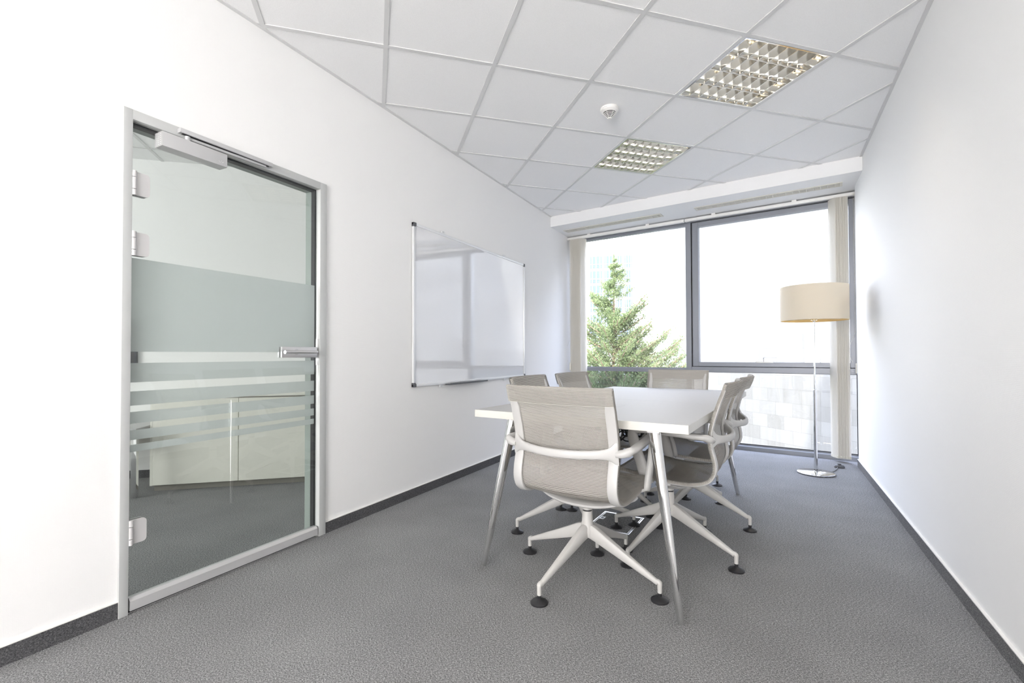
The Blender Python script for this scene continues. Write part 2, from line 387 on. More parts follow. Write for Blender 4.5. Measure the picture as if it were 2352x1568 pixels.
# ------------------------------------------------------------------ front window
wroot = thing('window_1', 'grey framed window wall with fixed pane and opening sash', 'window', (0, 0, 0), 0, kind=S)
sl = math.atan(WP)
WM = Matrix.Translation((0, 5.603, 0)) @ Matrix.Rotation(sl, 4, 'Z')
CSL = math.cos(sl)
def wbox(bm, x0, x1, d0, d1, z0, z1, bev=0.): box(bm, x0 / CSL, x1 / CSL, d0, d1, z0, z1, WM, bev)
bm = BM()
WX0, WX1 = LX + .01, XR - .03
wbox(bm, WX0, WX1, .0, .09, 0, .040)            # floor profile
wbox(bm, WX0, WX1, .055, .075, .040, .052)
wbox(bm, WX0, -.749, .03, .09, 2.500, SOFZ)  # head left
wbox(bm, -.692, WX1, .0, .09, 2.520, SOFZ)   # head right
wbox(bm, -.749, -.692, -.005, .10, .04, SOFZ)  # mullion
wbox(bm, WX0, WX0 + .07, .03, .09, .04, 2.50)
wbox(bm, WX0, -.749, .02, .09, .814, .864)      # transom left
wbox(bm, -.692, WX1, .0, .09, .826, .882)       # transom right
wbox(bm, .81, WX1, .0, .09, .882, 2.52)
obj('window_frame', bm, M['winframe'], wroot, smooth=False)
bm = BM()
for x0, x1, z0, z1 in ((-.678, -.613, .888, 2.512), (.753, .806, .888, 2.512), (-.613, .753, .888, .936), (-.613, .753, 2.462, 2.512)):
    wbox(bm, x0, x1, -.006, .07, z0, z1, .003)
sash = obj('sash', bm, M['winframe'], wroot, smooth=False)
bm = BM(); wbox(bm, -.690, .81, .02, .06, .882, .888); wbox(bm, -.690, -.679, .02, .06, .882, 2.52); wbox(bm, -.690, .81, .02, .06, 2.512, 2.52)
wbox(bm, WX0 + .07, -.749, .058, .066, .862, .868); wbox(bm, -.692, WX1, .058, .066, .820, .826); wbox(bm, WX0 + .07, -.749, .058, .066, .052, .060); wbox(bm, -.692, WX1, .058, .066, .052, .060)
wbox(bm, .800, .812, .02, .065, .055, .826)
obj('gasket', bm, M['gasket'], wroot, smooth=False)
bm = BM(); wbox(bm, WX0 + .07, -.749, .058, .064, .868, 2.50); obj('window_pane', bm, M['glass'], wroot, smooth=False)
bm = BM(); wbox(bm, -.613, .753, .03, .036, .936, 2.462); obj('window_pane', bm, M['glass'], sash, smooth=False)
bm = BM(); wbox(bm, WX0 + .07, -.749, .058, .064, .060, .814); obj('window_pane', bm, M['lowglass'], wroot, smooth=False, label='slightly tinted lower pane left of the mullion')
bm = BM(); wbox(bm, -.692, .800, .058, .064, .060, .820); obj('window_pane', bm, M['glass'], wroot, smooth=False)
# sash handle
bm = BM(); HXa = .03
wbox(bm, HXa - .075, HXa + .085, -.022, -.006, .932, .946, .002); 
hb = obj('handle_base', bm, M['white'], sash)
bm = BM()
def wp(x, d, z): return WM @ Vector((x / CSL, d, z))
sweep(bm, [wp(HXa - .005, -.02, .946), wp(HXa - .005, -.024, .97), wp(HXa - .002, -.03, .985), wp(HXa + .02, -.034, .990), wp(HXa + .08, -.034, .990), wp(HXa + .115, -.034, .988), wp(HXa + .132, -.033, .975)], (.012, .011), (0, 1, 0), 5, 10)
obj('lever', bm, M['steel'], hb)

# ------------------------------------------------------------------ air vents in the soffit
def vent(x0, x1, label):
    def vy(x): return 5.235 + WP * x
    v = thing('air_vent', label, 'vent', (x0, vy(x0), SOFZ), math.atan(WP), 'long slotted air vents in the soffit')
    Lh = (x1 - x0) / CSL
    bm = BM()
    for a in ((0, Lh, -.06, -.045), (0, Lh, .045, .06), (0, .02, -.045, .045), (Lh - .02, Lh, -.045, .045)): box(bm, a[0], a[1], a[2], a[3], -.006, 0, None, .0012)
    obj('vent_frame', bm, M['vent'], v)
    bm = BM(); box(bm, .02, Lh - .02, -.045, .045, -.002, -.0004); obj('dark_backing', bm, M['darkslot'], v, smooth=False)
    bm = BM()
    for k in range(4):
        yy = -.034 + k * .0225; box(bm, .02, Lh - .02, yy - .0055, yy + .0055, -.0052, -.0022)
    n = int(Lh / .055)
    for k in range(1, n): xx = Lh * k / n; box(bm, xx - .003, xx + .003, -.045, .045, -.0056, -.0022)
    obj('vent_louvre', bm, M['vent'], v, smooth=False)
vent(-2.14, -.945, 'long ivory slotted air vent in the soffit above the tree window')
vent(-.60, .665, 'long ivory slotted air vent in the soffit above the floor lamp')

# ------------------------------------------------------------------ vertical blinds
def blind(x0, x1, xs, rots, chain_x, label, wz=(.84, .93)):
    b = thing('vertical_blind', label, 'blind', (0, 0, 0), 0, 'vertical blinds drawn open beside the window')
    RM = Matrix.Translation((0, 5.530, 0)) @ Matrix.Rotation(sl, 4, 'Z')
    bm = BM(); box(bm, x0 / CSL, x1 / CSL, -.022, .022, 2.517, 2.547, RM, .002); obj('head_rail', bm, M['white'], b)
    bm = BM()
    k = 0
    xx = x0 + .3
    while xx < x1:
        bm = BM(); box(bm, xx / CSL - .02, xx / CSL + .02, -.02, .02, 2.547, SOFZ, RM); xx += .75; obj('rail_bracket', bm, M['white'], b, smooth=False)
    for x, rz in zip(xs, rots):
        p = RM @ Vector((x / CSL, 0, 0))
        bm = BM(); n = 6; w = .102
        for s in (0,):
            A = []
            for i in range(n + 1):
                u = -w / 2 + w * i / n; A.append((u, .004 * (1 - (2 * u / w) ** 2)))
            pts = [(u, v) for u, v in A] + [(u, v - .0008) for u, v in A[::-1]]
            prism(bm, pts[::-1], .034, 2.515)
        o = obj('slat', bm, M['slat'], b, (p.x, p.y, 0), rz)
        bm = BM(); box(bm, -w / 2, w / 2, -.0018, .0026, .036, .060, None, .0006); obj('slat_weight', bm, M['cream'], o)
    bm = BM()
    p = [RM @ Vector((x / CSL, s * .028, .042)) for i, x in enumerate(xs) for s in ((-1, 1) if i % 2 else (1, -1))]
    tube(bm, p, .0013, 1, 5); obj('bottom_chain', bm, M['cream'], b)
    bm = BM()
    c0 = RM @ Vector((chain_x / CSL, -.03, 0)); d = .012
    zs = [2.52 - i * .012 for i in range(int((2.52 - wz[1]) / .012))]
    for i, z in enumerate(zs):
        sag = -.0 if z > 1.25 else -.05 * math.sin((1.25 - z) / (1.25 - wz[1]) * PI * .8) ** 2
        bmesh.ops.create_icosphere(bm, subdivisions=1, radius=.0034, matrix=Matrix.Translation((c0.x + sag - .004, c0.y, z)))
    obj('bead_chain', bm, M['cream'], b)
    bm = BM(); cyl(bm, (c0.x + .006, c0.y, wz[1]), (c0.x + .006, c0.y, 2.52), .0016, n=6); obj('pull_cord', bm, M['white'], b)
    bm = BM(); sweep(bm, [(c0.x + .006, c0.y, wz[1] + .004), (c0.x + .006, c0.y, wz[1] - .01), (c0.x + .007, c0.y, wz[0] + .01), (c0.x + .007, c0.y, wz[0])], [(.014, .02), (.022, .03), (.027, .038), (.027, .038)], (1, 0, 0), 3, 12, 4)
    obj('cord_weight', bm, M['cream'], b)
xs = [.612 + i * .0092 for i in range(12)]
blind(-.742, .795, xs, [R(117 + random.uniform(-3, 3)) for _ in xs], .786, 'stack of cream blind slats drawn open behind the floor lamp')
xs = [-2.148 + i * .0135 for i in range(12)]
blind(LX + .004, -.752, xs, [R(60 + random.uniform(-1, 1)) for _ in xs], -2.182, 'stack of cream blind slats in the corner left of the tree window', (.822, .915))

# ------------------------------------------------------------------ glass door
door = thing('door_1', 'frosted striped glass door in grey frame', 'door', (0, 0, 0), 0, kind=S)
bm = BM(); fp = .014
box(bm, LX - WT - .01, LX + fp, DY0, DY0 + .032, 0, DZ, None, .003); box(bm, LX - WT - .01, LX + fp, DY1 - .045, DY1, 0, DZ, None, .003)
box(bm, LX - WT - .01, LX + fp, DY0 + .03, DY1 - .043, DZ - .040, DZ, None, .003)
obj('door_frame', bm, M['frame'], door)
bm = BM()
box(bm, LX - .05, LX - .022, DY0 + .032, DY1 - .045, DZ - .050, DZ - .040); box(bm, LX - .05, LX - .022, DY1 - .055, DY1 - .045, .01, DZ - .04); box(bm, LX - .05, LX - .025, DY0 + .032, DY0 + .036, .01, DZ - .04)
obj('door_seal', bm, M['gasket'], door, smooth=False)
GXI, GXO = LX - .012, LX - .002
GY0, GY1, GZ0, GZ1 = DY0 + .036, 1.832, .045, 1.958
bm = BM(); box(bm, LX - WT - .004, LX - .051, DY1 - .049, DY1 - .0445, .01, DZ - .041); box(bm, LX - WT - .004, LX - .051, DY0 + .03, DY1 - .045, DZ - .044, DZ - .0395); obj('door_stop', bm, M['reveal'], door, smooth=False)
bm = BM(); box(bm, GXI, GXO, GY0, GY1, GZ0, GZ1); leaf = obj('glass_leaf', bm, M['dglass'], door, smooth=False)
bands = [(1.418, 1.039), (.993, .915), (.879, .8215), (.7965, .749), (.7225, .6835), (.6645, .6355)]
for z1, z0 in bands:
    bm = BM(); bm.faces.new([bm.verts.new((GXI - .0006, y, z)) for y, z in ((GY0 + .002, z0), (GY1 - .003, z0), (GY1 - .003, z1), (GY0 + .002, z1))]); obj('frosted_band', bm, M['film'], leaf, smooth=False)
bm = BM()
pr = [(-.020, .013), (.014, .013), (.014, .050), (.002, .061), (-.020, .061)]
vsA = [bm.verts.new((LX + x, GY0 + .002, z)) for x, z in pr]; vsB = [bm.verts.new((LX + x, GY1 + .004, z)) for x, z in pr]
bm.faces.new(vsA); bm.faces.new(vsB[::-1])
for i in range(5): bm.faces.new((vsA[i], vsB[i], vsB[(i + 1) % 5], vsA[(i + 1) % 5]))
bmesh.ops.recalc_face_normals(bm, faces=bm.faces); obj('bottom_rail', bm, M['alu'], door, smooth=False)
bm = BM(); box(bm, LX - .012, LX + .002, GY0, GY1, .004, .013); obj('under_rail_shade', bm, M['gasket'], door, smooth=False)  # black strip stands in for the shadow under the bottom rail
bm = BM(); box(bm, LX - WT, LX, DY0 + .03, DY1 - .04, .0, .004); obj('threshold', bm, M['alu'], door, smooth=False)
for z in (1.717, 1.473, .320):
    bm = BM(); h = .047; y0, y1 = GY0 + .010, 1.000; rr = .014
    pl = [(y0, z - h), (y1 - rr, z - h)] + [(y1 - rr + rr * math.sin(t), z - h + rr - rr * math.cos(t)) for t in (R(30), R(60), R(90))] + [(y1 - rr + rr * math.cos(t), z + h - rr + rr * math.sin(t)) for t in (0, R(30), R(60), R(90))] + [(y0, z + h)]
    for xx0, xx1 in ((GXO, LX + .008), (GXI - .010, GXI)):
        A = [bm.verts.new((xx0, y, q)) for y, q in pl]; B = [bm.verts.new((xx1, y, q)) for y, q in pl]
        bm.faces.new(A[::-1]); bm.faces.new(B)
        for i in range(len(pl)): bm.faces.new((A[i], A[(i + 1) % len(pl)], B[(i + 1) % len(pl)], B[i]))
    hg = obj('hinge', bm, M['hinge'], door, smooth=False)
    bm = BM()
    for a, b_ in ((-.049, -.026), (-.024, .022), (.024, .049)): cyl(bm, (LX + .010, GY0 + .003, z + a), (LX + .010, GY0 + .003, z + b_), .0085, n=14)
    obj('hinge_barrel', bm, M['hinge'], hg)
# door closer
bm = BM(); box(bm, GXO, LX + .058, 1.020, 1.288, 1.889, 1.949, None, .0015); dc = obj('door_closer', bm, M['alu'], door)
bm = BM()
for i in range(3):
    for j in range(6): cyl(bm, (LX + .016 + i * .014, 1.0205, 1.898 + j * .0085), (LX + .016 + i * .014, 1.0193, 1.898 + j * .0085), .0016, n=8)
obj('end_cap_dots', bm, M['mark'], dc, smooth=False)
bm = BM(); xm = LX + .0583
for pts in ([(1.250, 1.910), (1.2525, 1.9045), (1.257, 1.9025)], [(1.2615, 1.9028), (1.266, 1.9045), (1.2705, 1.909)], [(1.259, 1.909), (1.262, 1.911)]):
    tube(bm, [(xm, y, z) for y, z in pts], .0007, 3, 6)
obj('maker_mark', bm, M['mark'], dc)
bm = BM(); box(bm, LX + .013, LX + .040, 1.098, 1.530, 1.981, 2.000, None, .001); tr = obj('slide_track', bm, M['alu'], door)
bm = BM(); box(bm, LX + .020, LX + .033, 1.11, 1.515, 1.9795, 1.9812); obj('track_slot', bm, M['gasket'], tr, smooth=False)
bm = BM(); sweep(bm, [(LX + .030, 1.125, 1.968), (LX + .027, 1.3, 1.972), (LX + .027, 1.500, 1.976)], (.012, .006), (0, 0, 1), 2, 8, 4); cyl(bm, (LX + .030, 1.13, 1.948), (LX + .030, 1.13, 1.974), .011)
obj('closer_arm', bm, M['alu'], dc)
# lock plate and lever
bm = BM(); box(bm, GXO, LX + .012, 1.607, 1.828, 1.010, 1.068, None, .0015); box(bm, GXI - .012, GXI, 1.607, 1.828, 1.010, 1.068, None, .0015); lp = obj('lock_case', bm, M['steel'], door)
bm = BM(); cyl(bm, (LX + .012, 1.695, 1.040), (LX + .0135, 1.695, 1.040), .0155, n=28); obj('key_rosette', bm, M['alu'], lp)
bm = BM(); sweep(bm, [(LX + .012, 1.800, 1.040), (LX + .035, 1.800, 1.040), (LX + .052, 1.792, 1.040), (LX + .056, 1.775, 1.040)], (.018, .018), (0, 0, 1), 4, 12)
sweep(bm, [(LX + .056, 1.778, 1.040), (LX + .058, 1.70, 1.040), (LX + .060, 1.64, 1.040), (LX + .066, 1.585, 1.0395)], (.0195, .0195), (0, 0, 1), 3, 16, 2); obj('lever_handle', bm, M['steel'], lp)
bm = BM(); box(bm, LX - .018, LX + .010, 1.8425, 1.847, .967, 1.115); obj('strike_plate', bm, M['alu'], door, smooth=False)
bm = BM()
for z in (.245, 1.62): cyl(bm, (LX - .045, 1.846, z), (LX - .045, 1.842, z), .006, n=14)
obj('buffer', bm, M['white'], door)

# ------------------------------------------------------------------ whiteboard
def whiteboard():
    w = thing('whiteboard', 'wall-mounted whiteboard in slim aluminium frame reflecting the window', 'whiteboard', (LX, 3.563, 1.387))
    hw, hh = .907, .595
    bm = BM(); box(bm, .003, .014, -hw + .01, hw - .01, -hh + .01, hh - .01); obj('writing_surface', bm, M['board'], w, smooth=False)
    bm = BM(); f = .020
    for a in ((-hw, hw, -hh, -hh + f), (-hw, hw, hh - f, hh), (-hw, -hw + f, -hh + f, hh - f), (hw - f, hw, -hh + f, hh - f)): box(bm, .003, .021, a[0], a[1], a[2], a[3], None, .002)
    obj('board_frame', bm, M['boardfr'], w)
    for sy in (-1, 1):
        for sz in (-1, 1):
            bm = BM(); c = .030
            y0, y1 = sorted((sy * (hw + .002), sy * (hw - c))); z0, z1 = sorted((sz * (hh + .002), sz * (hh - .022))); box(bm, .002, .0235, y0, y1, z0, z1, None, .004)
            y0, y1 = sorted((sy * (hw + .002), sy * (hw - .022))); z0, z1 = sorted((sz * (hh + .002), sz * (hh - c))); box(bm, .002, .0236, y0, y1, z0, z1, None, .004)
            obj('corner_cap', bm, M['dgrey'], w)
    for y, sz in ((-.533, 1), (.479, 1), (-.56, -1), (.48, -1)):
        bm = BM(); z0, z1 = sorted((sz * hh, sz * (hh + .022))); box(bm, .002, .010, y - .02, y + .02, z0, z1, None, .002); o = obj('mounting_clip', bm, M['boardfr'], w)
        bm = BM(); cyl(bm, (.010, y, sz * (hh + .013)), (.012, y, sz * (hh + .013)), .005, n=10); obj('screw', bm, M['steel'], o)
    bm = BM(); sweep(bm, [(.030, -.50, -hh - .004), (.030, .07, -hh - .004)], (.006, .055), (0, 0, 1), 1, 12, 5); sweep(bm, [(.057, -.50, -hh + .001), (.057, .07, -hh + .001)], (.014, .005), (0, 0, 1), 1, 8)
    obj('pen_tray', bm, M['dgrey'], w)
whiteboard()

# ------------------------------------------------------------------ luminaires
def luminaire(b, a, label, tubes=True):
    cx, cy = gp(b + .5, a + .5)
    l = thing('ceiling_light', label, 'light', (cx, cy, CZ), TH, 'square louvred lights set in the ceiling grid')
    H = .286
    bm = BM(); 
    for q in ((-H, H, -H, -H + .008), (-H, H, H - .008, H), (-H, -H + .008, -H + .008, H - .008), (H - .008, H, -H + .008, H - .008)): box(bm, q[0], q[1], q[2], q[3], -.001, .075)
    box(bm, -H, H, -H, H, .075, .080); obj('housing', bm, M['mirror'], l, smooth=False)
    bm = BM(); nr, nc = 4, 8; pw = (2 * H - .016) / nr
    def wedge(p0, p1, perp, w0, w1, z0, z1):   # parabolic blade: thin at bottom, wide at the top
        pro = []
        for i in range(6):
            t = i / 5; pro.append((w0 + (w1 - w0) * t ** 2.2, z0 + (z1 - z0) * t))
        A, B = [], []
        for s in (-1, 1):
            ra = [bm.verts.new(Vector(p0) + Vector(perp) * s * w + Vector((0, 0, z))) for w, z in pro]; rb = [bm.verts.new(Vector(p1) + Vector(perp) * s * w + Vector((0, 0, z))) for w, z in pro]
            for i in range(5): bm.faces.new((ra[i], rb[i], rb[i + 1], ra[i + 1]) if s > 0 else (ra[i + 1], rb[i + 1], rb[i], ra[i]))
            A.append(ra); B.append(rb)
        bm.faces.new((A[0][0], B[0][0], B[1][0], A[1][0]))
    for i in range(nr + 1):
        y = -H + .008 + pw * i; wedge((-H + .008, y, 0), (H - .008, y, 0), (0, 1, 0), .002, .024, .002, .058)
    obj('reflector', bm, M['mirror'], l, angle=60)
    bm = BM(); cw = (2 * H - .016) / nc
    for i in range(nr):
        y = -H + .008 + pw * (i + .5)
        for j in range(1, nc):
            x = -H + .008 + cw * j; wedge((x, y - pw / 2 + .004, 0), (x, y + pw / 2 - .004, 0), (1, 0, 0), .0012, .010, .003, .054)
    obj('louvre', bm, M['mirror'], l, angle=60)
    for i in range(nr):
        y = -H + .008 + pw * (i + .5)
        bm = BM(); cyl(bm, (-H + .03, y, .067), (H - .03, y, .067), .008, n=12); obj('tube', bm, M['tube'], l)
luminaire(3, -1, 'larger-looking square louvred ceiling light nearer the camera')
luminaire(3, 1, 'smaller-looking square louvred ceiling light nearer the window')
luminaire(0, -4, 'added unseen square louvred ceiling light straight above the camera, for fill')  # out-of-view luminaire added to help fill the room

# ------------------------------------------------------------------ smoke detector
sd = thing('smoke_detector', 'white smoke detector with dark slots on a ceiling tile', 'smoke detector', (-.885, 3.101, CZ + .003))
bm = BM(); lathe(bm, [(0, 0), (.060, 0), (.062, -.010), (.060, -.020), (.052, -.026), (.048, -.030), (0, -.030)], 40); obj('mounting_ring', bm, M['white'], sd)
bm = BM(); lathe(bm, [(0, -.031), (.040, -.031), (.010, -.064), (0, -.064)], 32); obj('dark_core', bm, M['black'], sd)
bm = BM()
for i in range(6):
    z = -.0300 - i * .0066; r = .0465 - i * .0062; lathe(bm, [(r, z), (r + .0015, z - .0012), (r - .0012, z - .0034), (r - .0045, z - .0030), (r, z)], 36)
lathe(bm, [(0, -.0645), (.013, -.0650), (.016, -.0665), (.012, -.0715), (0, -.073)], 28)
for k in range(6):
    t = k * PI / 3 + .35; sweep(bm, [(.047 * math.cos(t), .047 * math.sin(t), -.030), (.014 * math.cos(t), .014 * math.sin(t), -.066)], (.003, .003), (0, 0, 1), 1, 6)
obj('sensor_cage', bm, M['white'], sd)
bm = BM()
for k in range(5):
    t = -2.05 + k * .11; rbox(bm, (.0612 * math.cos(t), .0612 * math.sin(t), -.012), (.0006, .004, .003), t)
obj('printed_mark', bm, M['dgrey'], sd, smooth=False)

# ------------------------------------------------------------------ conference table
TC = (-.6925, 2.9925); TR = R(-4.3)
def table():
    t = thing('conference_table', 'white rectangular conference table with splayed chrome legs', 'table', (*TC, 0), TR)
    bm = BM(); box(bm, -.518, .518, -1.0055, 1.0055, .709, .745, None, .0015)
    tp = obj('tabletop', bm, [M['top'], M['edge']], t, smooth=False)
    for p in tp.data.polygons: p.material_index = 0 if p.normal.z > .6 else 1
    bm = BM(); box(bm, -.5178, .5178, -.098, -.0968, .7450, .7452); obj('panel_seam', bm, M['seam'], t, smooth=False)
    bm = BM()
    for q in ((-.06, .066, -.510, -.509), (-.06, .066, -.41, -.409), (-.06, -.059, -.51, -.409), (.065, .066, -.51, -.409)): box(bm, *q, .7450, .7452)
    obj('cable_flap', bm, M['seam'], t, smooth=False)
    bm = BM()
    for x in (-.30, .34): box(bm, x - .02, x + .02, -.88, .83, .680, .709, None, .003)
    for y in (-.80, .75): box(bm, -.30, .34, y - .02, y + .02, .684, .709, None, .003)
    obj('under_frame', bm, M['alu'], t)
    for fx, fy, tx, ty in ((.497, -1.064, .378, -.975), (-.430, -1.052, -.316, -.962), (.470, .877, .352, .79), (-.440, .880, -.325, .79)):
        bm = BM(); a = Vector((fx, fy, 0)); b = Vector((tx, ty, .705)); d = (b - a)
        sweep(bm, [a + Vector((0, 0, .0)), a + d * .5, a + d], [(.026, .028), (.036, .040), (.047, .056)], (d.y, -d.x, 0), 4, 20, 2)
        o = obj('leg', bm, M['chrome'], t)
        for v in o.data.vertices:
            if v.co.z < .0: v.co.z = 0
        bm = BM(); rbox(bm, (tx, ty, .7055), (.05, .05, .006), 0, .002); obj('leg_plate', bm, M['alu'], o)
table()
cab = thing('cable_bundle', 'tangle of black cables hanging under the white table top', 'cables', (-.645, 2.70, 0))
bm = BM(); rnd = random.Random(3)
for k in range(16):
    x0, y0 = rnd.uniform(-.12, .12), rnd.uniform(-.14, .14); x1, y1 = rnd.uniform(-.12, .12), rnd.uniform(-.14, .14); zb = rnd.uniform(.50, .60)
    tube(bm, [(x0, y0, .705), (x0 + rnd.uniform(-.03, .03), y0, .64), ((x0 + x1) / 2 + rnd.uniform(-.05, .05), (y0 + y1) / 2, zb), (x1 + rnd.uniform(-.03, .03), y1, .65), (x1, y1, .705)], rnd.uniform(.003, .0055), 6, 7)
obj('cable', bm, M['black'], cab)
bm = BM(); rbox(bm, (.0, .0, .645), (.13, .20, .05), .2, .006); obj('power_brick', bm, M['black'], cab)
bm = BM(); rbox(bm, (.0, .0, .685), (.20, .36, .04), 0, .004); obj('cable_tray', bm, M['dgrey'], cab)

# ------------------------------------------------------------------ conference chair
PROF = [(-.300, .886), (-.288, .850), (-.262, .78), (-.238, .70), (-.226, .63), (-.232, .575), (-.246, .52), (-.246, .475), (-.222, .436), (-.170, .416), (-.10, .412), (0, .418), (.09, .432), (.165, .446), (.205, .444), (.228, .430), (.234, .410)]
W2 = .243
def catmull(P, k=4):
    pts, _ = smooth_path([(0, y, z) for y, z in P], [(0, 0)] * len(P), k); return pts
def sling(bm, prof, s0, both=1, bow=None, nx=14, w=W2, off=0., fixed=None):
    """fabric sheet swept along the profile; uv = metres"""
    uvl = bm.loops.layers.uv.verify(); rows = []; s = s0; prev = None; svals = []
    for i, p in enumerate(prof):
        t = (prof[min(i + 1, len(prof) - 1)] - prof[max(i - 1, 0)]).normalized(); nrm = Vector((0, t.z, -t.y))     # points backward / downward
        if nrm.y > 0 and abs(t.z) > abs(t.y): nrm = -nrm
        if abs(t.y) >= abs(t.z) and nrm.z > 0: nrm = -nrm
        if prev is not None: s += (p - prev).length
        prev = p; svals.append(s); row = []
        bw = bow(p)
        if fixed: nrm = Vector(fixed)
        elif p.z > .60: nrm = Vector((0, -1, 0))
        lipn = Vector((0, t.z, -t.y))
        if (lipn.y > 0 and abs(t.z) > abs(t.y)) or (abs(t.y) >= abs(t.z) and lipn.z > 0): lipn = -lipn
        if not fixed: row.append(bm.verts.new(Vector((-w * .997, 0, 0)) + p + lipn * .013))
        for j in range(nx + 1):
            u = -1 + 2 * j / nx; row.append(bm.verts.new(Vector((u * w, 0, 0)) + p + nrm * (bw * (1 - u * u) + off)))
        if not fixed: row.append(bm.verts.new(Vector((w * .997, 0, 0)) + p + lipn * .013))
        rows.append(row)
    for i in range(len(rows) - 1):
        for j in range(len(rows[0]) - 1):
            f = bm.faces.new((rows[i][j], rows[i][j + 1], rows[i + 1][j + 1], rows[i + 1][j]))
            for lp, (q, jj) in zip(f.loops, ((i, j), (i, j + 1), (i + 1, j + 1), (i + 1, j))): lp[uvl].uv = ((-1 + 2 * jj / nx) * w, svals[q])
    return s
def bowf(p):
    if p.z > .60: return .010 + .024 * min(1, (p.z - .60) / .26)
    if p.z > .46: return .010
    return .016 if p.y < .17 else .004
def make_chair(label, loc, yaw, basedeg):
    c = thing('conference_chair', label, 'chair', (*loc, 0), R(yaw - 90), 'mesh conference chairs around the table')
    pts = catmull(PROF); cut = next(i for i, p in enumerate(pts) if p.z < .45 and p.y < -.2)
    bm = BM(); s = sling(bm, pts[:cut + 1], 0, bow=bowf)
    # wrapped head sleeve behind the top edge
    top = [p for p in pts if p.z > .806 and p.y < 0]
    sl_ = []
    for i, p in enumerate(top): sl_.append(p + Vector((0, -.021 - .004 * i / len(top), 0)))
    over = [top[0] + Vector((0, 0, 0)), top[0] + Vector((0, -.006, .006)), top[0] + Vector((0, -.015, .006))] + sl_
    sling(bm, over, -.05, bow=bowf, fixed=(0, -1, 0))
    obj('backrest', bm, M['fabric'], c, angle=180)
    bm = BM(); sling(bm, pts[cut:], s, bow=bowf); obj('seat', bm, M['fabric'], c, angle=180)
    # side frames: continuous strap behind the mesh edge
    for sd_ in (-1, 1):
        bm = BM(); P = []; D = []
        for i, p in enumerate(pts):
            if p.z > .868 and p.y < 0: continue
            t = (pts[min(i + 1, len(pts) - 1)] - pts[max(i - 1, 0)]).normalized(); nrm = Vector((0, t.z, -t.y))
            if nrm.y > 0 and abs(t.z) > abs(t.y): nrm = -nrm
            if abs(t.y) >= abs(t.z) and nrm.z > 0: nrm = -nrm
            wd = .044 if p.y < -.15 else .026
            if p.z > .80: wd = .030 + .014 * (.868 - p.z) / .068
            P.append(p + nrm * .011 + Vector((sd_ * (W2 - .001 - wd / 2), 0, 0))); D.append((wd, .017 if p.z < .78 or p.y > 0 else .014))
        sweep(bm, P, D, (1, 0, 0), 1, 12, 3.2)
        obj('side_frame', bm, M['chairw'], c)
        bm = BM()
        sweep(bm, [(sd_ * .234, -.246, .628), (sd_ * .256, -.246, .629), (sd_ * .280, -.236, .636), (sd_ * .289, -.200, .641), (sd_ * .288, -.10, .647), (sd_ * .284, 0, .652), (sd_ * .278, .075, .655), (sd_ * .275, .107, .648), (sd_ * .274, .112, .615), (sd_ * .272, .095, .55), (sd_ * .268, .075, .49), (sd_ * .264, .060, .43), (sd_ * .263, .056, .414)],
              [(.036, .020), (.036, .028), (.032, .034), (.028, .038), (.026, .038), (.026, .037), (.034, .036), (.046, .033), (.052, .031), (.053, .030), (.053, .030), (.050, .028), (.040, .020)], (0, .9, .44), 5, 14, 2.8)
        cyl(bm, (sd_ * .262, .052, .420), (sd_ * .236, .052, .408), .007, n=12)
        obj('armrest', bm, M['chairw'], c)
    bm = BM(); XS = (-.238, -.228, -.215, -.200, -.175, -.12, -.06, 0, .06, .12, .175, .200, .215, .228, .238); HT = {.238: .100, .228: .086, .215: .060, .200: .046, .175: .038}
    sweep(bm, [(x, -.243 - .066 * (1 - (x / .238) ** 2), .627 - .012 * (1 - (x / .238) ** 2)) for x in XS], [(HT.get(abs(x), .035), .017 if abs(x) > .19 else .022) for x in XS], (0, 0, 1), 3, 16, 2.8)
    obj('back_crossbar', bm, M['chairw'], c)
    # curved carrier under the seat
    bm = BM(); sweep(bm, [(x, -.03, .347 + .046 * (abs(x) / .24) ** 2.2) for x in (-.24, -.205, -.15, -.08, 0, .08, .15, .205, .24)], [(.010, .06), (.018, .09), (.026, .13), (.032, .15), (.034, .15), (.032, .15), (.026, .13), (.018, .09), (.010, .06)], (0, 0, 1), 4, 18, 2.6)
    obj('seat_support', bm, M['chairw'], c)
    bm = BM(); lathe(bm, [(0, .345), (.025, .345), (.0235, .303), (0, .303)], 24); lathe(bm, [(0, .296), (.0235, .296), (.026, .245), (.030, .225), (.036, .205), (.030, .180), (0, .174)], 24)
    col = obj('column', bm, M['base'], c)
    bm = BM(); lathe(bm, [(0, .303), (.0205, .303), (.0205, .296), (0, .296)], 20); obj('black_collar', bm, M['black'], col)
    for k in range(4):
        bm = BM()
        sweep(bm, [(.005, 0, .205), (.04, 0, .198), (.12, 0, .165), (.25, 0, .112), (.325, 0, .0815), (.347, 0, .0725)], [(.072, .030), (.066, .040), (.052, .036), (.032, .027), (.022, .021), (.020, .020)], (0, 0, 1), 4, 12, 3.0)
        sweep(bm, [(.342, 0, .080), (.3535, 0, .074), (.3545, 0, .060), (.3545, 0, .034)], [(.017, .020), (.020, .020), (.0185, .0185), (.0175, .0175)], (1, 0, 0), 3, 12, 2.4)
        lg = obj('leg', bm, M['base'], c, (0, 0, 0), R(basedeg + 90 * k) - R(yaw - 90))
        bm = BM(); lathe(bm, [(0, .036), (.0085, .036), (.0085, .021), (.012, .0185), (.030, .012), (.0365, .006), (.036, 0), (0, 0)], 24, (.3545, 0, 0)); obj('glide', bm, M['black'], lg)
    return c
def dup(o, parent=None):
    c = o.copy(); COL.objects.link(c)
    if parent: c.parent = parent
    for ch in o.children: dup(ch, c)
    return c
chair0 = make_chair('mesh chair at the near end of the table, seen from behind', (-.722, 2.121), 85.2, 75)
